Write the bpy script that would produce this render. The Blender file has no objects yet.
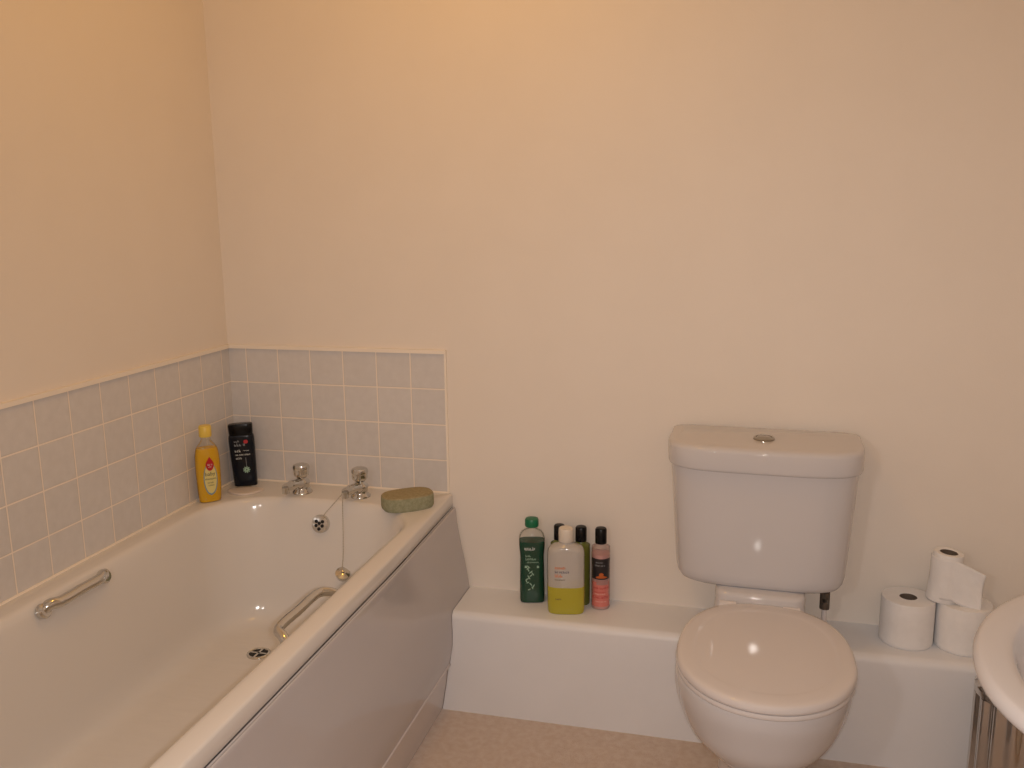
import bpy, math, random
from mathutils import Vector, Matrix

PI = math.pi
scene = bpy.context.scene
COL = scene.collection
rnd = random.Random(4)

# ------------------------------------------------------------------ materials
def mat(name, color, rough=0.5, metal=0.0, coat=0.0, transmission=0.0, spec=0.5):
    m = bpy.data.materials.new(name); m.use_nodes = True
    b = m.node_tree.nodes['Principled BSDF']
    b.inputs['Base Color'].default_value = (*color, 1)
    b.inputs['Roughness'].default_value = rough
    b.inputs['Metallic'].default_value = metal
    b.inputs['Coat Weight'].default_value = coat
    b.inputs['Coat Roughness'].default_value = 0.03
    b.inputs['Transmission Weight'].default_value = transmission
    b.inputs['Specular IOR Level'].default_value = spec
    return m

def nodes(m):
    return m.node_tree.nodes, m.node_tree.links, m.node_tree.nodes['Principled BSDF']

def add_noise(m, scale, c1, c2, bump=0.0, bscale=None, detail=4, dist=0.01):
    n, l, b = nodes(m)
    tc = n.new('ShaderNodeTexCoord')
    t = n.new('ShaderNodeTexNoise'); t.inputs['Scale'].default_value = scale; t.inputs['Detail'].default_value = detail
    l.new(tc.outputs['Object'], t.inputs['Vector'])
    r = n.new('ShaderNodeValToRGB')
    r.color_ramp.elements[0].position = 0.35; r.color_ramp.elements[0].color = (*c1, 1)
    r.color_ramp.elements[1].position = 0.65; r.color_ramp.elements[1].color = (*c2, 1)
    l.new(t.outputs['Fac'], r.inputs['Fac']); l.new(r.outputs['Color'], b.inputs['Base Color'])
    if bump:
        t2 = n.new('ShaderNodeTexNoise'); t2.inputs['Scale'].default_value = bscale or scale; t2.inputs['Detail'].default_value = 3
        l.new(tc.outputs['Object'], t2.inputs['Vector'])
        bp = n.new('ShaderNodeBump'); bp.inputs['Strength'].default_value = bump; bp.inputs['Distance'].default_value = dist
        l.new(t2.outputs['Fac'], bp.inputs['Height']); l.new(bp.outputs['Normal'], b.inputs['Normal'])
    return m

WALL = add_noise(mat('magnolia_paint', (.79, .675, .53), .62, spec=.3), 5, (.87, .785, .695), (.885, .80, .71), .12, 260, dist=.002)
CEIL = mat('ceiling_paint', (.82, .80, .76), .8)
WHITEPAINT = add_noise(mat('white_satin_paint', (.80, .765, .725), .42), 7, (.845, .835, .845), (.865, .855, .865), .08, 120, dist=.002)
CARPET = add_noise(mat('beige_carpet', (.7, .55, .43), .95, spec=.1), 55, (.88, .70, .58), (.96, .80, .69), .8, 420, 6, dist=.010)
CERAMIC = mat('white_ceramic', (.655, .625, .625), .022, spec=.5)
SEATP = mat('white_seat_plastic', (.745, .69, .67), .022)
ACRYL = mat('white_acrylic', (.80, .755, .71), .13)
PANEL = mat('shaded_panel_acrylic', (.56, .525, .53), .09)  # white acrylic, darkened in its colour to mimic the weaker light there
CHROME = mat('chrome', (.64, .63, .60), .06, 1.0)
BUTTON = mat('flush_chrome', (.40, .37, .32), .12, 1.0)
STEEL = mat('polished_steel', (.60, .58, .56), .10, 1.0)
BLACKP = mat('black_plastic', (.005, .005, .006), .25, spec=.25)
DARKHOLE = mat('dark_hole', (.004, .004, .004), .6)
PAPER = add_noise(mat('toilet_paper', (.88, .83, .79), .95, spec=.1), 40, (.90, .87, .85), (.93, .90, .88), .25, 300, dist=.002)
CARD = mat('cardboard_core', (.16, .12, .09), .9)
GROUTC = mat('white_edge_strip', (.96, .86, .74), .4)
SOAPM = mat('pale_soap', (.74, .64, .56), .35)
SPONGE_TOP_LIT = add_noise(mat('sponge_top_lit', (.34, .29, .17), .95, spec=.1), 120, (.34, .28, .155), (.42, .35, .21), .5, 260, dist=.004)  # sage sponge with the ceiling lamp's warm light coloured into its top
SPONGE_SIDE = add_noise(mat('sponge_side', (.3, .31, .2), .95, spec=.1), 120, (.30, .30, .185), (.38, .37, .25), .5, 260, dist=.004)
NAVY = mat('navy_black_plastic', (.007, .010, .017), .22, spec=.3)
YCAP = mat('yellow_cap', (.86, .61, .10), .35)
YLIQ = mat('amber_liquid', (.82, .46, .005), .12, spec=.4)
GLIQ = mat('dark_green_liquid', (.004, .066, .035), .15, spec=.3)
GCAP = mat('green_cap', (.008, .17, .075), .35)
LIMELIQ = mat('lime_liquid', (.56, .49, .045), .2, transmission=.15)
OLIVE = mat('olive_green_gel', (.17, .19, .035), .2, transmission=.1)
PINKLIQ = mat('pink_liquid', (.80, .24, .20), .25, transmission=.1)
CAPWHITE = mat('white_cap', (.78, .70, .60), .4)
INK_W = mat('white_ink', (.75, .78, .74), .5)
INK_G = mat('grey_ink', (.34, .36, .38), .5)
INK_MINT = mat('pale_green_ink', (.36, .56, .42), .5)
INK_O = mat('orange_ink', (.70, .20, .05), .5)
INK_N = mat('navy_ink', (.06, .05, .10), .5)
INK_R = mat('red_ink', (.50, .02, .03), .5)
INK_K = mat('dark_ink', (.05, .05, .04), .5)
CREAM_LABEL = mat('cream_label', (.78, .66, .25), .4)
BLUE_EDGE = mat('blue_label_edge', (.18, .33, .42), .4)
RED_LABEL = mat('red_label', (.52, .01, .015), .4)
CHAR_LABEL = mat('charcoal_label', (.022, .018, .02), .35)
MUTED_LABEL = mat('muted_rose_label', (.44, .23, .21), .4)

def shell_mat(name, color, alpha, gloss=.07):
    m = bpy.data.materials.new(name); m.use_nodes = True
    n = m.node_tree.nodes; l = m.node_tree.links
    out = n['Material Output']; b = n['Principled BSDF']
    b.inputs['Base Color'].default_value = (*color, 1); b.inputs['Roughness'].default_value = .12
    t = n.new('ShaderNodeBsdfTransparent'); t.inputs['Color'].default_value = (.97, .97, .96, 1)
    g = n.new('ShaderNodeBsdfGlossy'); g.inputs['Roughness'].default_value = .06; g.inputs['Color'].default_value = (1, 1, 1, 1)
    lw = n.new('ShaderNodeLayerWeight'); lw.inputs['Blend'].default_value = .25
    mr = n.new('ShaderNodeMath'); mr.operation = 'MULTIPLY_ADD'; mr.inputs[1].default_value = .5; mr.inputs[2].default_value = gloss*.4
    l.new(lw.outputs['Fresnel'], mr.inputs[0])
    mx = n.new('ShaderNodeMixShader'); mx.inputs[0].default_value = alpha
    l.new(t.outputs[0], mx.inputs[1]); l.new(b.outputs[0], mx.inputs[2])
    m2 = n.new('ShaderNodeMixShader'); l.new(mr.outputs[0], m2.inputs[0]); l.new(mx.outputs[0], m2.inputs[1]); l.new(g.outputs[0], m2.inputs[2])
    l.new(m2.outputs[0], out.inputs['Surface'])
    return m
SHELL_CLEAR = shell_mat('clear_plastic', (.75, .74, .70), .012, .03)
SHELL_PINK = shell_mat('pink_clear_plastic', (.80, .55, .52), .22)
SHELL_FROST = shell_mat('frosted_plastic', (.76, .70, .65), .62)
SHELL_AMBER = shell_mat('amber_clear_plastic', (.80, .60, .15), .03, .04)

def tile_mat(name, axis, ox, oz, T=.105):
    m = mat(name, (.6, .5, .45), .22)
    n, l, b = nodes(m)
    tc = n.new('ShaderNodeTexCoord'); s = n.new('ShaderNodeSeparateXYZ'); l.new(tc.outputs['Object'], s.inputs[0])
    c = n.new('ShaderNodeCombineXYZ')
    def off(sock, o):
        a = n.new('ShaderNodeMath'); a.operation = 'ADD'; a.inputs[1].default_value = o; l.new(sock, a.inputs[0]); return a.outputs[0]
    l.new(off(s.outputs[axis], ox), c.inputs[0]); l.new(off(s.outputs['Z'], oz), c.inputs[1])
    br = n.new('ShaderNodeTexBrick'); br.offset = 0; br.squash = 1
    br.inputs['Scale'].default_value = 1; br.inputs['Brick Width'].default_value = T; br.inputs['Row Height'].default_value = T
    br.inputs['Mortar Size'].default_value = .0031; br.inputs['Mortar Smooth'].default_value = .5; br.inputs['Bias'].default_value = -.3
    br.inputs['Color1'].default_value = (1, 1, 1, 1); br.inputs['Color2'].default_value = (.95, .95, .95, 1)
    l.new(c.outputs[0], br.inputs['Vector'])
    nz = n.new('ShaderNodeTexNoise'); nz.inputs['Scale'].default_value = 42; nz.inputs['Detail'].default_value = 5
    l.new(tc.outputs['Object'], nz.inputs['Vector'])
    r = n.new('ShaderNodeValToRGB')
    r.color_ramp.elements[0].position = .3; r.color_ramp.elements[0].color = (.70, .665, .645, 1)
    r.color_ramp.elements[1].position = .7; r.color_ramp.elements[1].color = (.745, .71, .69, 1)
    l.new(nz.outputs['Fac'], r.inputs['Fac'])
    mul = n.new('ShaderNodeMix'); mul.data_type = 'RGBA'; mul.blend_type = 'MULTIPLY'; mul.inputs['Factor'].default_value = 1
    l.new(r.outputs['Color'], mul.inputs['A']); l.new(br.outputs['Color'], mul.inputs['B'])
    mx = n.new('ShaderNodeMix'); mx.data_type = 'RGBA'
    mx.inputs['B'].default_value = (.95, .85, .75, 1)
    l.new(br.outputs['Fac'], mx.inputs['Factor']); l.new(mul.outputs['Result'], mx.inputs['A'])
    l.new(mx.outputs['Result'], b.inputs['Base Color'])
    bp = n.new('ShaderNodeBump'); bp.inputs['Strength'].default_value = .35; bp.inputs['Distance'].default_value = .002; bp.invert = True
    l.new(br.outputs['Fac'], bp.inputs['Height']); l.new(bp.outputs['Normal'], b.inputs['Normal'])
    return m

# ridged anti-slip texture low in the bathtub
def acrylic_floor():
    n, l, b = nodes(ACRYL)
    tc = n.new('ShaderNodeTexCoord'); w = n.new('ShaderNodeTexNoise'); w.inputs['Scale'].default_value = 26; w.inputs['Detail'].default_value = 2
    mp = n.new('ShaderNodeMapping'); mp.inputs['Scale'].default_value = (.5, 1.6, 1)
    l.new(tc.outputs['Object'], mp.inputs['Vector']); l.new(mp.outputs[0], w.inputs['Vector'])
    s = n.new('ShaderNodeSeparateXYZ'); l.new(tc.outputs['Object'], s.inputs[0])
    mr = n.new('ShaderNodeMapRange'); mr.inputs['From Min'].default_value = .30; mr.inputs['From Max'].default_value = .25
    mr.inputs['To Min'].default_value = 0; mr.inputs['To Max'].default_value = 1
    l.new(s.outputs['Z'], mr.inputs['Value'])
    mu = n.new('ShaderNodeMath'); mu.operation = 'MULTIPLY'; l.new(w.outputs['Fac'], mu.inputs[0]); l.new(mr.outputs[0], mu.inputs[1])
    bp = n.new('ShaderNodeBump'); bp.inputs['Strength'].default_value = .3; bp.inputs['Distance'].default_value = .004
    l.new(mu.outputs[0], bp.inputs['Height']); l.new(bp.outputs['Normal'], b.inputs['Normal'])
acrylic_floor()

# ------------------------------------------------------------------ geometry helpers
class G:
    """collects vertices and faces in world coordinates"""
    def __init__(s): s.v = []; s.f = []; s.mi = []
    def add(s, vs, fs, mi=0):
        o = len(s.v); s.v += [Vector(v) for v in vs]
        for f in fs: s.f.append([o + i for i in f]); s.mi.append(mi)
        return s
    def loft(s, rings, cap0=True, cap1=True, mi=0):
        n = len(rings[0]); vs = [p for r in rings for p in r]; fs = []
        for k in range(len(rings) - 1):
            for i in range(n):
                j = (i + 1) % n
                fs.append([k*n+i, k*n+j, (k+1)*n+j, (k+1)*n+i])
        if cap0: fs.append([i for i in range(n)][::-1])
        if cap1: fs.append([(len(rings)-1)*n + i for i in range(n)])
        return s.add(vs, fs, mi)
    def lathe(s, prof, center, n=32, axis='Z', cap0=True, cap1=True, M=None):
        rings = []
        for r, z in prof:
            ring = []
            for i in range(n):
                a = 2*PI*i/n
                p = Vector((r*math.cos(a), r*math.sin(a), z))
                if M is not None: p = M @ p
                ring.append(p + Vector(center))
            rings.append(ring)
        return s.loft(rings, cap0, cap1)
    def tube(s, pts, r, n=12, cap=True):
        pts = [Vector(p) for p in pts]; rings = []
        t0 = (pts[1] - pts[0]).normalized()
        u = t0.orthogonal().normalized()
        for i, p in enumerate(pts):
            t = (pts[min(i+1, len(pts)-1)] - pts[max(i-1, 0)]).normalized()
            u = (u - t*u.dot(t)).normalized(); w = t.cross(u)
            rr = r[i] if isinstance(r, (list, tuple)) else r
            rings.append([p + rr*(math.cos(2*PI*k/n)*u + math.sin(2*PI*k/n)*w) for k in range(n)])
        return s.loft(rings, cap, cap)
    def box(s, x0, x1, y0, y1, z0, z1, mi=0):
        v = [(x0,y0,z0),(x1,y0,z0),(x1,y1,z0),(x0,y1,z0),(x0,y0,z1),(x1,y0,z1),(x1,y1,z1),(x0,y1,z1)]
        return s.add(v, [[3,2,1,0],[4,5,6,7],[0,1,5,4],[1,2,6,5],[2,3,7,6],[3,0,4,7]], mi)
    def prism(s, prof, y0, y1):
        """profile of (x, z), closed, extruded along y"""
        a = [(x, y0, z) for x, z in prof]; b = [(x, y1, z) for x, z in prof]
        return s.loft([a, b])

def spline(pts, n):
    """Catmull-Rom through tuples"""
    P = [pts[0]] + list(pts) + [pts[-1]]; out = []
    for i in range(1, len(P)-2):
        for k in range(n):
            t = k/n
            out.append(tuple(.5*((2*b) + (c-a)*t + (2*a-5*b+4*c-d)*t*t + (-a+3*b-3*c+d)*t**3)
                             for a, b, c, d in zip(P[i-1], P[i], P[i+1], P[i+2])))
    out.append(tuple(pts[-1])); return out

def rrect(x0, x1, y0, y1, r, z, nc=10, ns=10):
    pts = []
    cs = [(x1-r, y1-r, 0), (x0+r, y1-r, PI/2), (x0+r, y0+r, PI), (x1-r, y0+r, 1.5*PI)]
    for k, (cx, cy, a0) in enumerate(cs):
        for i in range(nc+1):
            a = a0 + PI/2*i/nc
            pts.append((cx + r*math.cos(a), cy + r*math.sin(a), z))
        nx, ny, na = cs[(k+1) % 4]
        e = Vector((nx + r*math.cos(na), ny + r*math.sin(na), z)); p = Vector(pts[-1])
        for i in range(1, ns): pts.append(tuple(p.lerp(e, i/ns)))
    return pts

def sup(cx, cy, a, bf, bb, nf, nb, z, N=72):
    """outline: half width a along x, bf towards -y (exponent nf), bb towards +y (exponent nb)"""
    pts = []
    for i in range(N):
        t = 2*PI*i/N; c, s = math.cos(t), math.sin(t)
        n = nb if s > 0 else nf; b = bb if s > 0 else bf
        # superellipse by radial scaling (even spacing)
        rad = (abs(c)**n + abs(s)**n) ** (-1/n)
        pts.append((cx + a*c*rad, cy + b*s*rad, z))
    return pts

def obj(name, g, m, parent=None, smooth=True, angle=40, origin=None):
    me = bpy.data.meshes.new(name)
    base = Vector(parent['_w']) if parent is not None else Vector(origin or (0, 0, 0))
    me.from_pydata([tuple(v - base) for v in g.v], [], g.f)
    ms = m if isinstance(m, (list, tuple)) else [m]
    for x in ms: me.materials.append(x)
    for p, i in zip(me.polygons, g.mi): p.material_index = i
    import bmesh
    bm = bmesh.new(); bm.from_mesh(me); bmesh.ops.recalc_face_normals(bm, faces=bm.faces); bm.to_mesh(me); bm.free()
    if smooth: me.shade_smooth() if hasattr(me, 'shade_smooth') else [setattr(p, 'use_smooth', True) for p in me.polygons]
    if smooth: me.set_sharp_from_angle(angle=math.radians(angle))
    o = bpy.data.objects.new(name, me); COL.objects.link(o)
    o['_w'] = list(base)
    if parent is not None: o.parent = parent; TEMP.append(o)
    else: o.location = base; TEMP.append(o)
    return o
TEMP = []

def thing(name, label, cat, loc, group=None, rz=0):
    o = bpy.data.objects.new(name, None); COL.objects.link(o); o.empty_display_size = .03
    o.location = loc; o['_w'] = list(loc); o['label'] = label; o['category'] = cat
    if group: o['group'] = group
    o.rotation_euler = (0, 0, rz); TEMP.append(o); return o

def tag(o, label, cat, group=None):
    o['label'] = label; o['category'] = cat
    if group: o['group'] = group
    return o

def struct(name, g, m, **k):
    o = obj(name, g, m, **k); o['kind'] = 'structure'; return o

def dup(root, loc, rz, label):
    r = root.copy(); COL.objects.link(r); r.location = loc; r.rotation_euler = (0, 0, rz); r['label'] = label
    for ch in list(root.children):
        c = ch.copy(); COL.objects.link(c); c.parent = r; TEMP.append(c)
        for gch in list(ch.children):
            d = gch.copy(); COL.objects.link(d); d.parent = c; TEMP.append(d)
    TEMP.append(r); return r

# ------------------------------------------------------------------ key dimensions
H = .5846          # bathtub rim
ZB = .2985         # boxing ledge
BD = .176          # boxing depth
XR = 2.36          # right wall
CZ = 2.45
YN = -3.2
T = .105

# ------------------------------------------------------------------ room
struct('floor', G().box(-.1, XR+.1, YN-.1, .1, -.05, 0), CARPET, smooth=False)
struct('ceiling', G().box(-.1, XR+.1, YN-.1, .1, CZ, CZ+.05), CEIL, smooth=False)
struct('wall_back', G().box(-.1, XR+.1, .004, .104, 0, CZ), WALL, smooth=False)
struct('wall_left', G().box(-.104, -.004, YN, .004, 0, CZ), WALL, smooth=False)
struct('wall_right', G().box(XR, XR+.1, YN, .004, 0, CZ), WALL, smooth=False)
struct('wall_near', G().box(-.1, XR+.1, YN-.1, YN, 0, CZ), WALL, smooth=False)

panel_prof = spline([(.713, .530), (.7155, .5405), (.7185, .5430), (.7210, .5395), (.7225, .528), (.7245, .50), (.732, .43), (.7415, .36), (.747, .28), (.747, .20), (.738, .145)], 5)
plinth_prof = [(.738, .145), (.7405, .142), (.740, .138), (.733, .134), (.726, .08), (.712, .0)]
# boxed-in ledge along the back wall, its left end scribed to the bath panel
def boxing():
    n = 10; r = .022
    prof = [(0.004, 0.0), (-BD, 0.0)]
    for i in range(n+1):
        a = PI/2*i/n
        prof.append((-BD + r - r*math.cos(a), ZB - r + r*math.sin(a)))
    prof.append((0.004, ZB))
    def left(z):
        pr = panel_prof + plinth_prof[1:]
        for (xa, za), (xb, zb) in zip(pr, pr[1:]):
            if zb <= z <= za: return xa + (xb-xa)*((za-z)/max(za-zb, 1e-6)) + .0015
        return .745
    zs = [0, .03, .06, .1, .134, .138, .142, .145, .2, .24]
    prof = [(0.004, 0.0)] + [(-BD, z) for z in zs] + prof[2:]
    return G().loft([[(left(z), y, z) for y, z in prof], [(XR, y, z) for y, z in prof]])
struct('trim_1', boxing(), WHITEPAINT, angle=50)

# tiled splashback bands (front faces at y = 0 and x = 0)
TB = tile_mat('tiles_back', 'X', -.0578 + 10*T, -.8923 + 10*T)
TL = tile_mat('tiles_left', 'Y', .0418 + 20*T, -.8923 + 10*T)
struct('trim_2', G().box(0, .687, 0, .004, H-.02, .9965), TB, smooth=False)
struct('trim_3', G().box(-.004, 0, -1.75, .004, H-.02, .9965), TL, smooth=False)
def strip_h(x0, x1, y0, y1):
    return G().box(x0, x1, y0, y1, .9955, 1.0055)
struct('trim_4', G().box(-.004, .692, -.007, .004, .9955, 1.0065).box(.686, .692, -.003, .004, H, .9955), GROUTC, smooth=False)
struct('trim_5', G().box(-.004, .007, -1.75, -.003, .9955, 1.0065), GROUTC, smooth=False)

# sealant bead where tiles and wall meet the bath rim
struct('trim_6', G().tube([(.690, -.001, H), (.003, -.001, H), (.001, -.004, H), (.001, -1.74, H)], .0042, 8), GROUTC)

# ------------------------------------------------------------------ bathtub
bath = thing('bathtub', 'white acrylic bathtub with chrome grips and taps in the tiled corner', 'bathtub', (.36, -.88, 0))
X0, X1, Y0, Y1 = .058, .664, -1.66, -.132
def bow(r):
    out = []
    for x, y, z in r:
        if y > -.5:
            k = abs((x - .36)/.305); y -= .045*k**2.2
        out.append((x, y, z))
    return out
def taper(r): return [(x - (.012*(1-min(1, -y/.45)) if x > .5 else 0), y, z) for x, y, z in r]
rings = []
def inner(si, sf, sn, z, r): return bow(rrect(X0+si, X1-si, Y0+sn, Y1-sf, r, z, 12, 14))
rings = [rrect(.004, .698, -1.75, -.001, .006, H-.038, 12, 14),
         rrect(.001, .711, -1.75, -.0005, .006, H-.039, 12, 14),
         rrect(.001, .713, -1.75, -.0005, .006, H-.036, 12, 14),
         rrect(.001, .713, -1.75, -.0005, .006, H-.006, 12, 14),
         rrect(.002, .7115, -1.748, -.0008, .007, H-.0015, 12, 14),
         rrect(.005, .708, -1.745, -.001, .008, H, 12, 14)]
levels = [(-.010, -.008, -.01, H, .145), (-.004, -.003, -.004, H-.0012, .145), (.002, .002, .004, H-.005, .145), (.007, .007, .012, H-.013, .145), (.012, .013, .025, H-.03, .142),
          (.020, .027, .07, .50, .14), (.030, .045, .14, .42, .137), (.040, .063, .21, .34, .135), (.047, .075, .26, .290, .13),
          (.062, .093, .30, .258, .12), (.088, .120, .33, .243, .105), (.120, .16, .36, .24, .09)]
rings = [taper(r) for r in rings]
lv = spline(levels, 3)
rings += [inner(a, b, c, z, r) for a, b, c, z, r in lv]
obj('tub', G().loft(rings, cap0=False), ACRYL, bath, angle=60)
pp = panel_prof
loop = pp + [(x-.006, z) for x, z in reversed(pp)]
pg = G().loft([[(x - .012*(1-min(1, -y/.45))*max(0, min(1, (z-.3)/.2)), y, z) for x, z in loop] for y in (-.0015, -.11, -.22, -.33, -.45, -1.75)])
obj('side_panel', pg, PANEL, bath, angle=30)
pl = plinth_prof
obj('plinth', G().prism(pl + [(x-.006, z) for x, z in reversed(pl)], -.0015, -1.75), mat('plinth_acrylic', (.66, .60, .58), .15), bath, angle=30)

def handle(side):
    if side < 0: xw, xm, y0, y1 = .076, .092, -.708, -.896
    else: xw, xm, y0, y1 = .652, .612, -.655, -.895
    zr, zm = (.564, .572) if side < 0 else (.546, .566)
    pts = spline([(xw, y0, zr), ((xw+xm)/2, y0-.012, (zr+zm)/2+.006), (xm, y0-.036, zm), (xm, (y0+y1)/2, zm+.0005), (xm, y1+.036, zm), ((xw+xm)/2, y1+.012, (zr+zm)/2+.006), (xw, y1, zr)], 8)
    h = obj('grip_handle', G().tube(pts, .0125 if side < 0 else .0105, 14), CHROME, bath)
    for y in (y0, y1):
        obj('mounting_rose', G().lathe([(.017, -.006), (.017, .004), (.013, .008)], (xw-.002*side, y, zr), 20,
            M=Matrix.Rotation(-side*PI/2*.8, 3, 'Y')), CHROME, h)
handle(-1); handle(1)

def tap(x, y):
    t = obj('tap', G().lathe([(.029, 0), (.029, .004), (.024, .010), (.021, .022), (.024, .030), (.021, .038), (.013, .043), (.011, .05)], (x, y, H), 28)
            .tube(spline([(x, y, H+.026), (x-.003, y-.03, H+.032), (x-.007, y-.060, H+.037), (x-.010, y-.080, H+.036)], 6),
                  [.017]*6 + [.0145]*6 + [.0125]*7, 16)
            .tube([(x-.010, y-.080, H+.038), (x-.010, y-.080, H+.021)], .0105, 16), CHROME, bath, angle=50)
    prof = [(.011, .044), (.016, .048), (.021, .053), (.0225, .060), (.022, .066), (.0235, .070), (.0245, .076), (.022, .084), (.012, .088), (.0, .0885)]
    n = 32; rr = []
    for r, z in prof:
        rr.append([(x + r*(1 - .06*(k % 4 == 0)*(.05 < z < .086))*math.cos(2*PI*k/n), y + r*(1 - .06*(k % 4 == 0)*(.05 < z < .086))*math.sin(2*PI*k/n), H+z) for k in range(n)])
    obj('tap_head', G().loft(rr), CHROME, t)
tap(.264, -.084); tap(.449, -.084)

# overflow and chain with plug
ofc = Vector((.356, -.161, .521))
nrm = Vector((0, -.96, .27)).normalized()
Mo = Vector((0, 0, 1)).rotation_difference(nrm).to_matrix()
of = obj('overflow_cover', G().lathe([(.026, -.010), (.0265, .002), (.024, .006), (.012, .008), (0.0005, .0085)], ofc, 32, M=Mo), CHROME, bath)
hg = G()
for dx, dy in [(-.0095, .007), (-.0095, -.005), (.0095, -.005), (.0095, .007), (0, -.014), (0, .002)]:
    c = ofc + Mo @ Vector((dx, dy, .0078))
    hg.lathe([(.0050, -.001), (.0050, .0014)], c, 12, M=Mo)
obj('overflow_hole', hg, DARKHOLE, of)
# chain: from the overflow up over the right tap spout and down to the plug
ctop = Vector((.4315, -.150, H+.022))
chain = spline([tuple(ofc + Vector((.010, -.008, .022))), (.375, -.163, .556), (.405, -.166, .588), tuple(ctop + Vector((0, -.012, .012)))], 10)
plugc = Vector((.4335, -.195, .389))
down = spline([tuple(ctop + Vector((0, -.012, .012))), (.4335, -.172, .595), (.434, -.178, .53), (.434, -.186, .45), tuple(plugc + Vector((0, 0, .018)))], 10)
path = [Vector(p) for p in chain + down[1:]]
cg = G()
dense = []
for a, b in zip(path, path[1:]):
    k = max(1, int((b-a).length/.003))
    dense += [a.lerp(b, i/k) for i in range(k)]
cg.tube(path, .0011, 6)
for p in dense[::2]:
    cg.lathe([(.0002, -.0018), (.0015, -.0008), (.0015, .0008), (.0002, .0018)], p, 6)
ch = obj('plug_chain', cg, CHROME, bath)
Mp = Matrix.Rotation(.5, 3, 'X') @ Matrix.Rotation(.3, 3, 'Y')
obj('bath_plug', G().lathe([(.012, -.012), (.017, -.010), (.0185, .000), (.021, .003), (.021, .007), (.010, .010), (.005, .011), (.004, .018), (.0005, .019)], plugc, 24, M=Mp), CHROME, ch)
# waste outlet
wc = Vector((.284, -.412, .2408))
w = obj('waste_outlet', G().lathe([(.031, -.002), (.031, .0022), (.028, .004), (.025, .0035), (.0235, .001)], wc, 32, cap1=False), CHROME, bath)
obj('waste_hole', G().lathe([(.0238, .0006), (.0238, .0012), (.0005, .0013)], wc, 24), DARKHOLE, w)
obj('waste_grate', G().box(wc.x-.023, wc.x+.023, wc.y-.003, wc.y+.003, wc.z+.0012, wc.z+.003).box(wc.x-.003, wc.x+.003, wc.y-.023, wc.y+.023, wc.z+.0012, wc.z+.003), CHROME, w, smooth=False)

# ------------------------------------------------------------------ toilet
CX = 1.565
wcT = thing('toilet', 'white close-coupled toilet with closed lid against the back wall', 'toilet', (CX-.002, -.25, 0), rz=math.radians(-1.7))
def pan_ring(z, hw, yf, yb, yc, nf=2.1, nb=2.6): return sup(CX+.010, yc, hw, yc-yf, yb-yc, nf, nb, z)
pr = [(.4065, .178, -.699, -.235, -.50), (.402, .184, -.705, -.232, -.50), (.385, .185, -.706, -.232, -.50), (.365, .183, -.703, -.232, -.50), (.33, .176, -.692, -.23, -.49),
      (.28, .158, -.675, -.22, -.475), (.235, .134, -.630, -.21, -.45), (.20, .112, -.588, -.20, -.43), (.17, .098, -.555, -.19, -.41),
      (.14, .092, -.538, -.18, -.40), (.08, .090, -.533, -.18, -.40), (.02, .095, -.540, -.18, -.40), (0, .099, -.545, -.178, -.40)]
pg = G().loft([pan_ring(*p) for p in reversed(spline(pr, 3))])
# rear platform that carries the cistern
pg.loft([rrect(CX-hw, CX+hw, yf, -.03, .03, z, 6, 6) for z, hw, yf in
         [(.26, .10, -.25), (.36, .106, -.262), (.402, .109, -.262), (.412, .109, -.258), (.418, .108, -.245), (.430, .107, -.236), (.445, .108, -.236), (.452, .107, -.232), (.456, .103, -.225)]])
obj('pan', pg, CERAMIC, wcT, angle=60)
def seat_ring(s, z, sx=1.0): 
    return sup(CX+.014, -.50, .1885*s, .215*s, .262*s, 2.05, 2.45, z)
obj('seat', G().loft([seat_ring(s, z) for s, z in [(.95, .4065), (.985, .4065), (.997, .409), (.998, .414), (.99, .418), (.95, .4185)]]), SEATP, wcT, angle=60)
ld = [(.96, .4192), (.985, .4192), (1.0, .4215), (1.003, .426), (1.0, .4305), (.992, .4345), (.978, .4372), (.955, .4388), (.92, .4398), (.86, .4406), (.82, .4410), (.80, .4406), (.785, .4402), (.77, .4402), (.72, .4403), (.5, .4405), (.3, .4406), (.02, .4406)]
obj('lid', G().loft([seat_ring(s, z) for s, z in ld]), SEATP, wcT, angle=60)
for sx in (-1, 1):
    obj('hinge', G().lathe([(.012, -.02), (.012, .02)], (CX+sx*.075, -.250, .428), 16, M=Matrix.Rotation(PI/2, 3, 'Y')), SEATP, wcT)
# cistern
def cis(hw, yf, z, yb=-.016, n=4.5): 
    yc = -.075
    return sup(CX-.005, yc, hw, yc-yf, yb-yc, n, 14, z, 96)
cb = [(.165, -.180, .4545), (.185, -.196, .456), (.198, -.204, .462), (.2055, -.2085, .474), (.2085, -.2098, .490), (.2105, -.2112, .515), (.2135, -.2136, .56), (.218, -.2174, .63), (.2225, -.2212, .70), (.2265, -.2247, .764)]
obj('cistern', G().loft([cis(a, b, z) for a, b, z in cb]), CERAMIC, wcT, angle=60)
cl = [(.218, -.226, .7635), (.228, -.238, .7635), (.233, -.2425, .766), (.2345, -.2445, .771), (.235, -.245, .812), (.234, -.2438, .8175), (.2315, -.240, .8218), (.226, -.234, .8242), (.220, -.225, .8252), (.21, -.214, .8255)]
obj('cistern_lid', G().loft([cis(a, b, z, -.014, 4.4) for a, b, z in cl]), CERAMIC, wcT, angle=60)
fb = obj('flush_button', G().lathe([(.026, .8255), (.026, .829), (.023, .8315), (.020, .8315), (.0195, .8295)], (CX-.006, -.132, 0), 32, cap1=False), BUTTON, wcT)
obj('button_half', G().lathe([(.0188, .826), (.0188, .8305), (.015, .8325), (.0005, .8328)], (CX-.006, -.132, 0), 32), BUTTON, fb)
sp = obj('supply_pipe', G().tube([(1.725, -.11, .462), (1.725, -.11, .30)], .0065, 12), SEATP, wcT)
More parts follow.
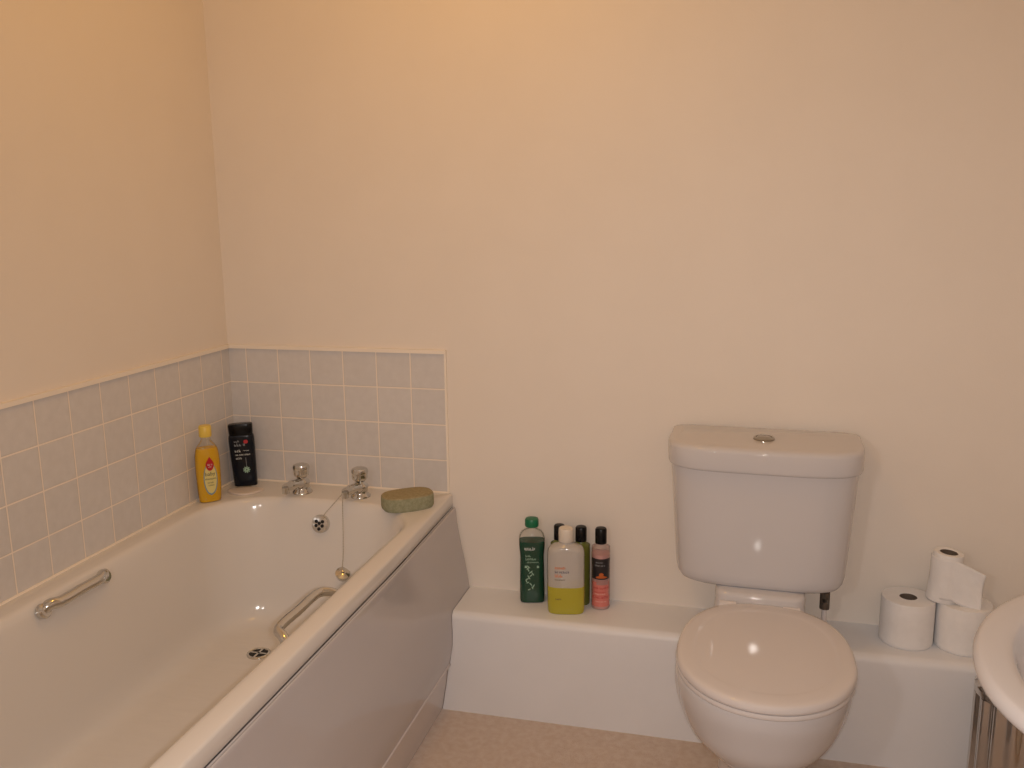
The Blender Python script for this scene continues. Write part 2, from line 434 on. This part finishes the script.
obj('valve', G().tube([(1.725, -.11, .458), (1.725, -.11, .43)], .0095, 8).tube([(1.725, -.11, .43), (1.725, -.11, .385)], .0125, 10).tube([(1.725, -.11, .41), (1.725, -.145, .41)], .006, 10), mat('dull_metal', (.16, .14, .12), .4, .8), sp)

# ------------------------------------------------------------------ washbasin at the right wall
ZR = .80
wb = thing('washbasin', 'white ceramic washbasin cut off at the right edge', 'washbasin', (2.13, -1.2, 0))
BASIN = [q for q in sup(0, 0, .355, .322, .225, 2.0, 9, 0, 96)]
def bas(s, z):
    # round-fronted outline, flat against the wall
    return [(2.129 + b*s if b < 0 else 2.129 + b*(s if s < .9 else 1), -1.2 + a*s*(1 if a > 0 else .82), z) for a, b, _ in BASIN]
prof = [(.30, .53), (.45, .585), (.60, .640), (.73, .690), (.82, .727), (.89, .755), (.945, .770), (.982, .777), (.998, .784), (.998, .792), (.985, .799), (.965, .802), (.90, .802), (.865, .800), (.845, .794), (.825, .775), (.79, .735), (.70, .68), (.5, .645), (.2, .635), (.02, .633)]
obj('bowl', G().loft([bas(s, z) for s, z in spline(prof, 3)]), CERAMIC, wb, angle=60)
pd = [(.095, 0), (.095, .02), (.085, .06), (.075, .25), (.080, .40), (.10, .47), (.12, .53)]
obj('pedestal', G().loft([sup(2.19, -1.2, a*1.0, a, .16, 2.2, 8, z, 48) for a, z in pd]), CERAMIC, wb, angle=60)

# ------------------------------------------------------------------ steel bin beneath/behind the basin
bx_, by_ = 2.142, -.300
br_ = .098
binr = thing('pedal_bin', 'polished steel pedal bin, ribs added to stripe its reflections, standing behind the washbasin', 'bin', (bx_, by_, 0))
obj('body', G().loft([[(bx_ + (br_-.0035+.0035*math.cos(16*2*PI*k/256))*math.cos(2*PI*k/256), by_ + (br_-.0035+.0035*math.cos(16*2*PI*k/256))*math.sin(2*PI*k/256), z) for k in range(256)] for z in (.018, .30)]), STEEL, binr)  # ribs added to the plain cylinder so the steel reflects in stripes
obj('base_ring', G().lathe([(br_+.001, 0), (br_+.003, .004), (br_+.003, .016), (br_+.0005, .02)], (bx_, by_, 0), 64), BLACKP, binr)
obj('bin_lid', G().lathe([(br_-.002, .3005), (br_, .302), (br_, .314), (br_-.002, .318), (br_*.85, .328), (br_*.5, .336), (.001, .338)], (bx_, by_, 0), 64), STEEL, binr)
obj('pedal', G().box(bx_-.02, bx_+.02, by_-br_-.035, by_-br_+.01, .012, .02), BLACKP, binr, smooth=False)

# ------------------------------------------------------------------ toilet rolls
RA = .064
roll = thing('toilet_roll', 'full white toilet roll standing beside the toilet, leftmost of three', 'toilet roll', (1.934, -.067, ZB), 'toilet rolls on the ledge')
def roll_parts(root, loc, R, h, seed):
    x, y, z = loc; n = 64; r2 = random.Random(seed)
    wob = [1 + r2.uniform(-.006, .006) for _ in range(n)]
    rc = .0205
    prof = [(rc, .001), (R*.96, 0), (R, .003), (R*1.004, h*.12), (R, h*.14), (R*1.002, h*.5), (R, h-.004), (R*.97, h), (R*.7, h+.0006), (rc+.001, h), (rc, h-.002), (rc, h*.3)]
    rr = [[(x + r*(wob[k] if r > rc*1.2 else 1)*math.cos(2*PI*k/n), y + r*(wob[k] if r > rc*1.2 else 1)*math.sin(2*PI*k/n), z + zz) for k in range(n)] for r, zz in prof]
    obj('paper', G().loft(rr, cap0=False, cap1=False), PAPER, root, angle=55)
    rr = [[(x + r*math.cos(2*PI*k/32), y + r*math.sin(2*PI*k/32), z + zz) for k in range(32)] for r, zz in [(rc+.0004, .002), (rc+.0004, h-.001), (rc-.0012, h-.001), (rc-.0012, .002)]]
    obj('cardboard_core', G().loft(rr + [rr[0]], cap0=False, cap1=False).lathe([(rc-.001, .004), (rc-.001, .005)], (x, y, z), 32), CARD, root)
roll_parts(roll, (1.934, -.067, ZB), RA, .118, 2)
dup(roll, (2.065, -.069, ZB), 1.3, 'full white toilet roll under the part-used roll')
# part-used roll, leaning, its loose sheet hanging out to the right
RC = (2.010, -.066, ZB+.1195)
rl = thing('toilet_roll', 'part-used toilet roll stacked on another with its loose sheet hanging', 'toilet roll', RC, 'toilet rolls on the ledge')
roll_parts(rl, RC, .0355, .125, 5)
LEAN = Matrix.Rotation(math.radians(4.5), 3, 'Y')
def sheet():
    nu, nv = 30, 14; vs = []; fs = []; R = .0368
    a0, a1 = PI*1.02, PI*1.50 + .25
    arc = R*(a1-a0); free = .066; tot = arc + free
    for j in range(nv+1):
        v = j/nv
        for i in range(nu+1):
            L = tot*i/nu; d = max(0, L-arc); a = a0 + min(L, arc)/R
            x = RC[0] + R*math.cos(a); y = RC[1] + R*math.sin(a)
            p = LEAN @ Vector((x-RC[0], y-RC[1], .075))
            x, y = RC[0] + p.x, RC[1] + p.y
            t = d/free
            x += .99*d; y += -.10*d + .005*math.sin(7*v + 3.5*t)*t
            zt = RC[2] + .121 - .006*(L/tot) - .027*t
            zb = RC[2] + .014 - .006*(L/tot) - .016*t
            z = zb + (zt-zb)*v - .004*math.sin(PI*t)*(1-v)
            x += .006*t*v
            w = Vector((x, y, z)) - Vector(RC)
            vs.append(Vector(RC) + LEAN.transposed() @ w)
    for j in range(nv):
        for i in range(nu):
            k = j*(nu+1)+i; fs.append([k, k+1, k+nu+2, k+nu+1])
    return G().add(vs, fs)
ls = obj('loose_sheet', sheet(), PAPER, rl, angle=80)
ls.modifiers.new('thickness', 'SOLIDIFY').thickness = .0007
rl.rotation_euler = (0, math.radians(4.5), 0)

# ------------------------------------------------------------------ bottles
class Front:
    """maps (u, v) on the front of a superellipse bottle, v height above its base"""
    def __init__(s, c, secs, rz=0): s.c = Vector(c); s.secs = secs; s.rz = rz
    def ab(s, v):
        S = s.secs
        for p, q in zip(S, S[1:]):
            if p[0] <= v <= q[0]:
                t = (v-p[0])/max(q[0]-p[0], 1e-6)
                return [p[i] + (q[i]-p[i])*t for i in (1, 2, 3)]
        return S[-1][1:4]
    def __call__(s, u, v, e=.0006):
        a, b, n = s.ab(v)
        k = max(0, 1 - abs(min(.98, max(-.98, u/a)))**n)**(1/n)
        p = Vector((u, -(b*k + e), v)); return s.c + Matrix.Rotation(s.rz, 3, 'Z') @ p

def body(secs, c, rz=0, s=1.0, N=56, ins=0.0):
    R = Matrix.Rotation(rz, 3, 'Z'); rings = []
    for z, a, b, n in secs:
        rings.append([Vector(c) + R @ Vector(p) for p in sup(0, 0, max(a-ins, .001), max(b-ins, .001), max(b-ins, .001), n, n, z, N)])
    return rings

def cut(secs, z0, z1):
    F = Front((0, 0, 0), secs); out = []
    zs = sorted(set([z0, z1] + [s[0] for s in secs if z0 < s[0] < z1]))
    for z in zs: out.append((z, *F.ab(z)))
    return out

def patch(F, u0, u1, v0, v1, nu=14, nv=6, e=.0006, shape=None):
    vs, fs = [], []
    for j in range(nv+1):
        v = v0 + (v1-v0)*j/nv
        w = shape(j/nv) if shape else 1
        for i in range(nu+1):
            u = (u0+u1)/2 + (u1-u0)/2*w*(2*i/nu-1)
            vs.append(F(u, v, e))
    for j in range(nv):
        for i in range(nu):
            a = j*(nu+1)+i; fs.append([a, a+1, a+nu+2, a+nu+1])
    return G().add(vs, fs)

def strokes(F, lines, e=.001, seed=1):
    """rows of small unreadable print: (u0, u1, v, height)"""
    g = G(); r = random.Random(seed)
    for u0, u1, v, h in lines:
        u = u0; lw = h*.16
        while u < u1:
            wd = h*r.uniform(.45, .75); k = r.randint(0, 4)
            segs = []
            segs.append((u, u+lw, v, v+h*(1 if r.random() < .3 else .72)))
            if k in (0, 1, 3): segs.append((u+wd-lw, u+wd, v, v+h*.72))
            if k in (0, 2): segs.append((u, u+wd, v+h*.58, v+h*.72))
            if k in (1, 2, 4): segs.append((u, u+wd, v, v+h*.15))
            if k in (3, 4): segs.append((u, u+wd, v+h*.3, v+h*.45))
            for a, b, c, d in segs:
                g.add([F(a, c, e), F(b, c, e), F(b, d, e), F(a, d, e)], [[0, 1, 2, 3]])
            u += wd + h*.22
            if r.random() < .13: u += h*.4
    return g

def text_geo(F, s, size, u, v, rot=0, e=.0012):
    cu = bpy.data.curves.new('t', 'FONT'); cu.body = s; cu.size = size; cu.align_x = 'CENTER'; cu.align_y = 'CENTER'; cu.resolution_u = 3
    o = bpy.data.objects.new('t', cu); COL.objects.link(o)
    bpy.context.view_layer.update()
    me = o.to_mesh(); g = G(); c, sn = math.cos(rot), math.sin(rot)
    g.add([F(u + c*p.co.x - sn*p.co.y, v + sn*p.co.x + c*p.co.y, e) for p in me.vertices], [list(p.vertices) for p in me.polygons])
    o.to_mesh_clear(); bpy.data.objects.remove(o); bpy.data.curves.remove(cu)
    return g

def flower(F, u, v, R, e=.001):
    g = G()
    for k in range(9):
        a = 2*PI*k/9; pts = []
        for i in range(8):
            t = 2*PI*i/8; x = R*.55 + R*.42*math.cos(t); y = R*.16*math.sin(t)
            pts.append(F(u + math.cos(a)*x - math.sin(a)*y, v + math.sin(a)*x + math.cos(a)*y, e))
        g.add(pts, [list(range(8))])
    return g

# --- yellow baby shampoo on the bath rim
c = (.040, -.212, H); rz = math.radians(48)
sh = thing('shampoo_bottle', 'yellow shampoo bottle on the bath rim against the left tiles', 'bottle', c, 'bottles on the bath rim')
sec = [(0, .027, .017, 2.6), (.002, .030, .0195, 2.6), (.03, .0325, .021, 2.6), (.08, .0345, .022, 2.6), (.125, .034, .0215, 2.6), (.150, .031, .020, 2.5), (.163, .026, .018, 2.3), (.174, .018, .015, 2), (.182, .0135, .0135, 2), (.192, .0125, .0125, 2)]
F = Front(c, sec, rz)
obj('bottle_shell', G().loft(body(spline(sec, 3), c, rz)), SHELL_AMBER, sh)
obj('liquid', G().loft(body(cut(spline(sec, 3), .002, .158), c, rz, ins=.0008)), YLIQ, sh)
Rz = Matrix.Rotation(rz, 3, 'Z')
obj('cap', G().lathe([(.0165, .190), (.0172, .192), (.0172, .219), (.015, .222), (.001, .2225)], c, 32), YCAP, sh)
oval = lambda t: math.sqrt(max(0.0004, 1-(2*t-1)**2))
lb = obj('label', patch(F, -.019, .019, .022, .118, 14, 22, .0008, oval), BLUE_EDGE, sh)
obj('label_panel', patch(F, -.0168, .0168, .027, .116, 14, 22, .0011, oval), CREAM_LABEL, lb)
drop = lambda t: (math.sqrt(max(0.001, 1-(t/.5-1)**2)) if t < .5 else max(.02, 1-((t-.5)/.5)**1.25))
obj('drop_emblem', patch(F, -.0115, .0115, .094, .135, 12, 22, .0014, drop), RED_LABEL, lb)
obj('emblem_lettering', strokes(F, [(-.006, .006, .110, .005), (-.0045, .0045, .104, .0035)], .0017, 3), INK_W, lb)
obj('lettering', text_geo(F, 'baby', .0155, -.001, .085, 0, .0016), INK_K, lb)
obj('small_lettering', text_geo(F, 'shampoo', .0085, 0, .071, 0, .0016).add([], []), INK_K, lb)
obj('print', strokes(F, [(-.009, .009, .058, .004), (-.007, .007, .050, .004)], .0016, 9), INK_K, lb)

# --- dark shower gel bottle
c = (.060, -.052, H+.0015); rz = math.radians(24)
dk = thing('shower_gel_bottle', 'black shower gel bottle on the bath rim in the tiled corner', 'bottle', c, 'bottles on the bath rim')
sec = [(0, .031, .014, 3.2), (.002, .0335, .0165, 3.2), (.05, .035, .018, 3.2), (.11, .037, .019, 3.2), (.148, .037, .019, 3.2), (.156, .034, .0175, 3.2)]
F = Front(c, sec, rz)
obj('bottle_body', G().loft(body(spline(sec, 3), c, rz)), NAVY, dk)
csec = [(.1565, .0335, .017, 3.2), (.158, .0345, .018, 3.2), (.184, .0355, .018, 3.4), (.1885, .0345, .017, 3.4), (.1895, .031, .0145, 3.2)]
dk.rotation_euler = (0, math.radians(-2.2), 0)
obj('cap', G().loft(body(csec, c, rz)), BLACKP, dk)
g = patch(F, .008, .022, .128, .138, 6, 4, .001)
obj('red_badge', patch(F, .007, .0205, .131, .142, 6, 4, .001, lambda t: .55+.45*math.sin(PI*t)), INK_R, dk)
obj('brand_lettering', strokes(F, [(-.020, .006, .124, .009), (-.020, -.008, .136, .006)], .001, 11), INK_G, dk)
obj('title_lettering', strokes(F, [(-.020, .000, .106, .008), (-.019, .021, .095, .0055), (-.019, -.002, .084, .006), (.004, .020, .108, .003)], .001, 12), INK_W, dk)
obj('emblem', flower(F, .0085, .050, .0115), INK_MINT, dk)
obj('fine_line', G().add([F(.0088, .062, .001), F(.0098, .062, .001), F(.0098, .088, .001), F(.0088, .088, .001)], [[0, 1, 2, 3]]), INK_G, dk)

# --- green bottle on ledge
c = (.948, -.046, ZB); rz = math.radians(13)
gb = thing('mouthwash_bottle', 'dark green bottle with green cap, leftmost on the white ledge', 'bottle', c, 'bottles on the white ledge')
sec = [(0, .031, .020, 3.6), (.003, .035, .024, 3.6), (.03, .0355, .0245, 3.6), (.11, .0345, .0235, 3.6), (.135, .0340, .023, 3.6), (.165, .0365, .0245, 3.6), (.188, .0365, .0245, 3.4), (.203, .032, .022, 2.8), (.211, .022, .018, 2.2), (.216, .0165, .0165, 2), (.228, .016, .016, 2)]
F = Front(c, sec, rz)
obj('bottle_shell', G().loft(body(spline(sec, 3), c, rz)), SHELL_CLEAR, gb)
obj('liquid', G().loft(body(cut(spline(sec, 3), .002, .181), c, rz, ins=.0008)), GLIQ, gb)
obj('cap', G().lathe([(.0185, .222), (.0195, .224), (.0195, .240), (.0175, .2445), (.008, .2465), (.001, .2465)], c, 36), GCAP, gb)
obj('brand_lettering', strokes(F, [(-.021, .004, .160, .0085), (-.019, .005, .158, .004)], .001, 21), INK_W, gb)
obj('title_lettering', strokes(F, [(-.018, .014, .129, .007), (-.018, -.006, .139, .006), (-.014, .016, .121, .005)], .001, 22), INK_MINT, gb)
g = G(); r3 = random.Random(8)
for k in range(14):   # pale sprig printed down the front
    v0 = .042 + k*.0052; u0 = -.007 + .008*math.sin(k*.9) + r3.uniform(-.003, .003)
    a = r3.uniform(.3, 1.2)*(1 if k % 2 else -1); L = r3.uniform(.008, .015)
    pts = []
    for i in range(8):
        t = 2*PI*i/8; x = L/2*math.cos(t); y = .0016*math.sin(t)
        pts.append(F(u0 + math.cos(a+PI/2)*x - math.sin(a+PI/2)*y, v0 + math.sin(a+PI/2)*x + math.cos(a+PI/2)*y, .001))
    g.add(pts, [list(range(8))])
for dx in (-.018, .016): g.add([F(dx-.003, .106, .001), F(dx+.004, .106, .001), F(dx+.003, .112, .001), F(dx-.002, .113, .001)], [[0, 1, 2, 3]])
obj('sprig_print', g, INK_MINT, gb)

# --- large half-empty bottle with yellow liquid
c = (1.055, -.094, ZB); rz = math.radians(10)
cb_ = thing('soap_refill_bottle', 'large frosted bottle half full of yellow liquid on white ledge', 'bottle', c, 'bottles on the white ledge')
sec = [(0, .044, .022, 3.2), (.003, .049, .027, 3.2), (.03, .0505, .029, 3.2), (.13, .0505, .029, 3.2), (.172, .0500, .029, 3.0), (.186, .046, .027, 2.6), (.193, .037, .024, 2.3), (.198, .024, .019, 2), (.202, .0175, .0175, 2), (.208, .017, .017, 2)]
F = Front(c, sec, rz)
obj('bottle_shell', G().loft(body(spline(sec, 3), c, rz)), [SHELL_FROST], cb_)
obj('liquid', G().loft(body(cut(spline(sec, 3), .0006, .079), c, rz, ins=-.0005)), LIMELIQ, cb_)
obj('cap', G().lathe([(.0195, .205), (.0205, .207), (.0200, .238), (.018, .242), (.001, .2425)], c, 36), CAPWHITE, cb_)
obj('orange_lettering', strokes(F, [(-.030, -.002, .133, .008), (-.030, -.006, .110, .009)], .001, 31), INK_O, cb_)
obj('navy_lettering', strokes(F, [(-.030, .008, .122, .0065)], .001, 32), INK_N, cb_)
obj('fine_lettering', strokes(F, [(-.030, -.004, .101, .004)], .001, 33), INK_K, cb_)
obj('volume_lettering', strokes(F, [(-.028, -.012, .044, .005)], .001, 34), INK_K, cb_)

# --- two green gel bottles behind it (black caps) and the pink one
def cyl_bottle(root, c, R, hb, hn, ht, liq, shell):
    sec = [(0, R*.86, R*.86, 2), (.003, R, R, 2), (hb-.018, R, R, 2), (hb-.006, R*.9, R*.9, 2), (hb, R*.7, R*.7, 2), (hn, R*.56, R*.56, 2)]
    if shell is None: obj('bottle_body', G().loft(body(spline(sec, 3), c)), liq, root)
    else: obj('bottle_shell', G().loft(body(spline(sec, 3), c)), shell, root)
    rc = R*.58
    obj('flip_cap', G().lathe([(rc, hn), (rc+.001, hn+.001), (rc+.001, ht-.005), (rc-.0015, ht-.001), (rc*.6, ht), (.001, ht)], c, 32), BLACKP, root)
    return sec
c = (1.0855, -.030, ZB)
b1 = thing('bath_gel_bottle', 'olive green bottle with black cap, behind and right of the frosted bottle', 'bottle', c, 'bottles on the white ledge')
cyl_bottle(b1, c, .0255, .176, .1835, .2265, OLIVE, None)
dup(b1, (1.024, -.030, ZB), 0, 'bottle behind the frosted one, only its black cap showing at left')
c = (1.144, -.046, ZB)
pk = thing('bath_gel_bottle', 'pink bath gel bottle with black cap and dark label, rightmost on ledge', 'bottle', c, 'bottles on the white ledge')
sec = cyl_bottle(pk, c, .0258, .181, .188, .2325, PINKLIQ, SHELL_PINK)
F = Front(c, sec, math.radians(9))
obj('liquid', G().loft(body(cut(sec, .003, .160), c, ins=.0012)), mat('pale_pink_liquid', (.74, .36, .33), .3), pk)
lb = obj('label', patch(F, -.0245, .0245, .090, .150, 20, 3, .0007), CHAR_LABEL, pk)
obj('flame_print', patch(F, -.013, .016, .094, .110, 12, 10, .0011, lambda t: max(.05, (1-t)**.6*(.9+.3*math.sin(9*t)))), mat('ember_print', (.55, .12, .02), .5), lb)
obj('label_lettering', strokes(F, [(-.014, .006, .138, .004), (-.016, .01, .129, .0045)], .0011, 41), INK_G, lb)
obj('lower_label', patch(F, -.0245, .0245, .010, .082, 20, 3, .0006), PINKLIQ, pk)
obj('rose_band', patch(F, -.012, .020, .074, .088, 12, 2, .0009), MUTED_LABEL, pk)
obj('red_lettering', strokes(F, [(-.020, .018, .062, .0065), (-.021, .021, .034, .0095), (-.019, .012, .051, .004)], .0011, 42), INK_R, pk)
obj('pale_lettering', strokes(F, [(-.016, .012, .046, .004), (-.015, .014, .024, .0035)], .0011, 43), mat('pale_pink_ink', (.85, .55, .48), .5), pk)

# ------------------------------------------------------------------ sponge and soap
def sponge():
    g = G(); a = math.radians(38); R = Matrix.Rotation(a, 3, 'Z'); cc = Vector((.616, -.142, H))
    prof = [(.94, 0), (.985, .004), (1.0, .010), (1.0, .030), (.985, .037), (.95, .040), (.5, .0415), (.02, .042)]
    rings = [[cc + R @ Vector((p[0]*s, p[1]*s, z)) for p in sup(0, 0, .073, .048, .048, 2.7, 2.7, 0, 64)] for s, z in prof]
    g.loft(rings)
    k = len(prof)
    for i in range(len(g.f)):
        if min(v for v in g.f[i]) >= 4*64 or (len(g.f[i]) > 4 and i == len(g.f)-1): g.mi[i] = 1
    return g
tag(obj('bath_sponge', sponge(), [SPONGE_SIDE, SPONGE_TOP_LIT], origin=(.616, -.142, H)), 'sage green oval bath sponge on the rim corner beside the taps', 'sponge')
def soap():
    cc = Vector((.094, -.112, H)); R = Matrix.Rotation(math.radians(20), 3, 'Z')
    prof = [(.97, 0), (1.0, .0015), (1.0, .0035), (.96, .006), (.85, .0072), (.5, .0075), (.02, .0075)]
    return G().loft([[cc + R @ Vector((p[0]*s, p[1]*s, z)) for p in sup(0, 0, .052, .044, .022, 1.55, 2.4, 0, 48)] for s, z in prof])
tag(obj('soap_bar', soap(), SOAPM, origin=(.094, -.112, H)), 'flat pale bar of soap on the bath rim before the black bottle', 'soap')

# ------------------------------------------------------------------ lights
def light(name, kind, loc, energy, color, size, **k):
    L = bpy.data.lights.new(name, kind); L.energy = energy; L.color = color
    if kind == 'POINT': L.shadow_soft_size = size
    if kind == 'AREA': L.size = size
    o = bpy.data.objects.new(name, L); COL.objects.link(o); o.location = loc
    return o
light('ceiling_light', 'POINT', (.85, -.75, 2.25), 6.0, (1, .49, .06), .09)
fl = light('camera_flash', 'SPOT', (1.495, -2.30, 1.36), 36, (1, .945, .915), .016)
fl.data.spot_size = math.radians(128); fl.data.spot_blend = 1; fl.data.shadow_soft_size = .016
fl.rotation_euler = (Vector((1.45, 0, .15)) - Vector(fl.location)).to_track_quat('-Z', 'Y').to_euler()
light('side_light', 'POINT', (1.00, -2.35, 1.42), 9.5, (1, .945, .915), .04)
w = bpy.data.worlds.new('world'); scene.world = w; w.use_nodes = True
w.node_tree.nodes['Background'].inputs[0].default_value = (.6, .5, .4, 1); w.node_tree.nodes['Background'].inputs[1].default_value = .05

# ------------------------------------------------------------------ camera (solved from the tile grid)
yaw, pitch, roll_ = map(math.radians, (14.4064, 10.8936, -.6872))
fw = Vector((-math.sin(yaw)*math.cos(pitch), math.cos(yaw)*math.cos(pitch), -math.sin(pitch)))
rt = Vector((math.cos(yaw), math.sin(yaw), 0)); up = rt.cross(fw)
r2 = rt*math.cos(roll_) + up*math.sin(roll_); u2 = -rt*math.sin(roll_) + up*math.cos(roll_)
cam = bpy.data.cameras.new('camera'); co = bpy.data.objects.new('camera', cam); COL.objects.link(co)
M = Matrix((r2, u2, -fw)).transposed().to_4x4(); M.translation = (1.4892, -2.3576, 1.3842)
co.matrix_world = M
cam.sensor_width = 36; cam.lens = 886.53/1024*36; cam.clip_start = .02
scene.camera = co
scene.view_settings.view_transform = 'Standard'
scene.view_settings.look = 'None'

for o in set(TEMP):
    if '_w' in o: del o['_w']
# bottles and lids keep their own origins; rotations were built into their meshes
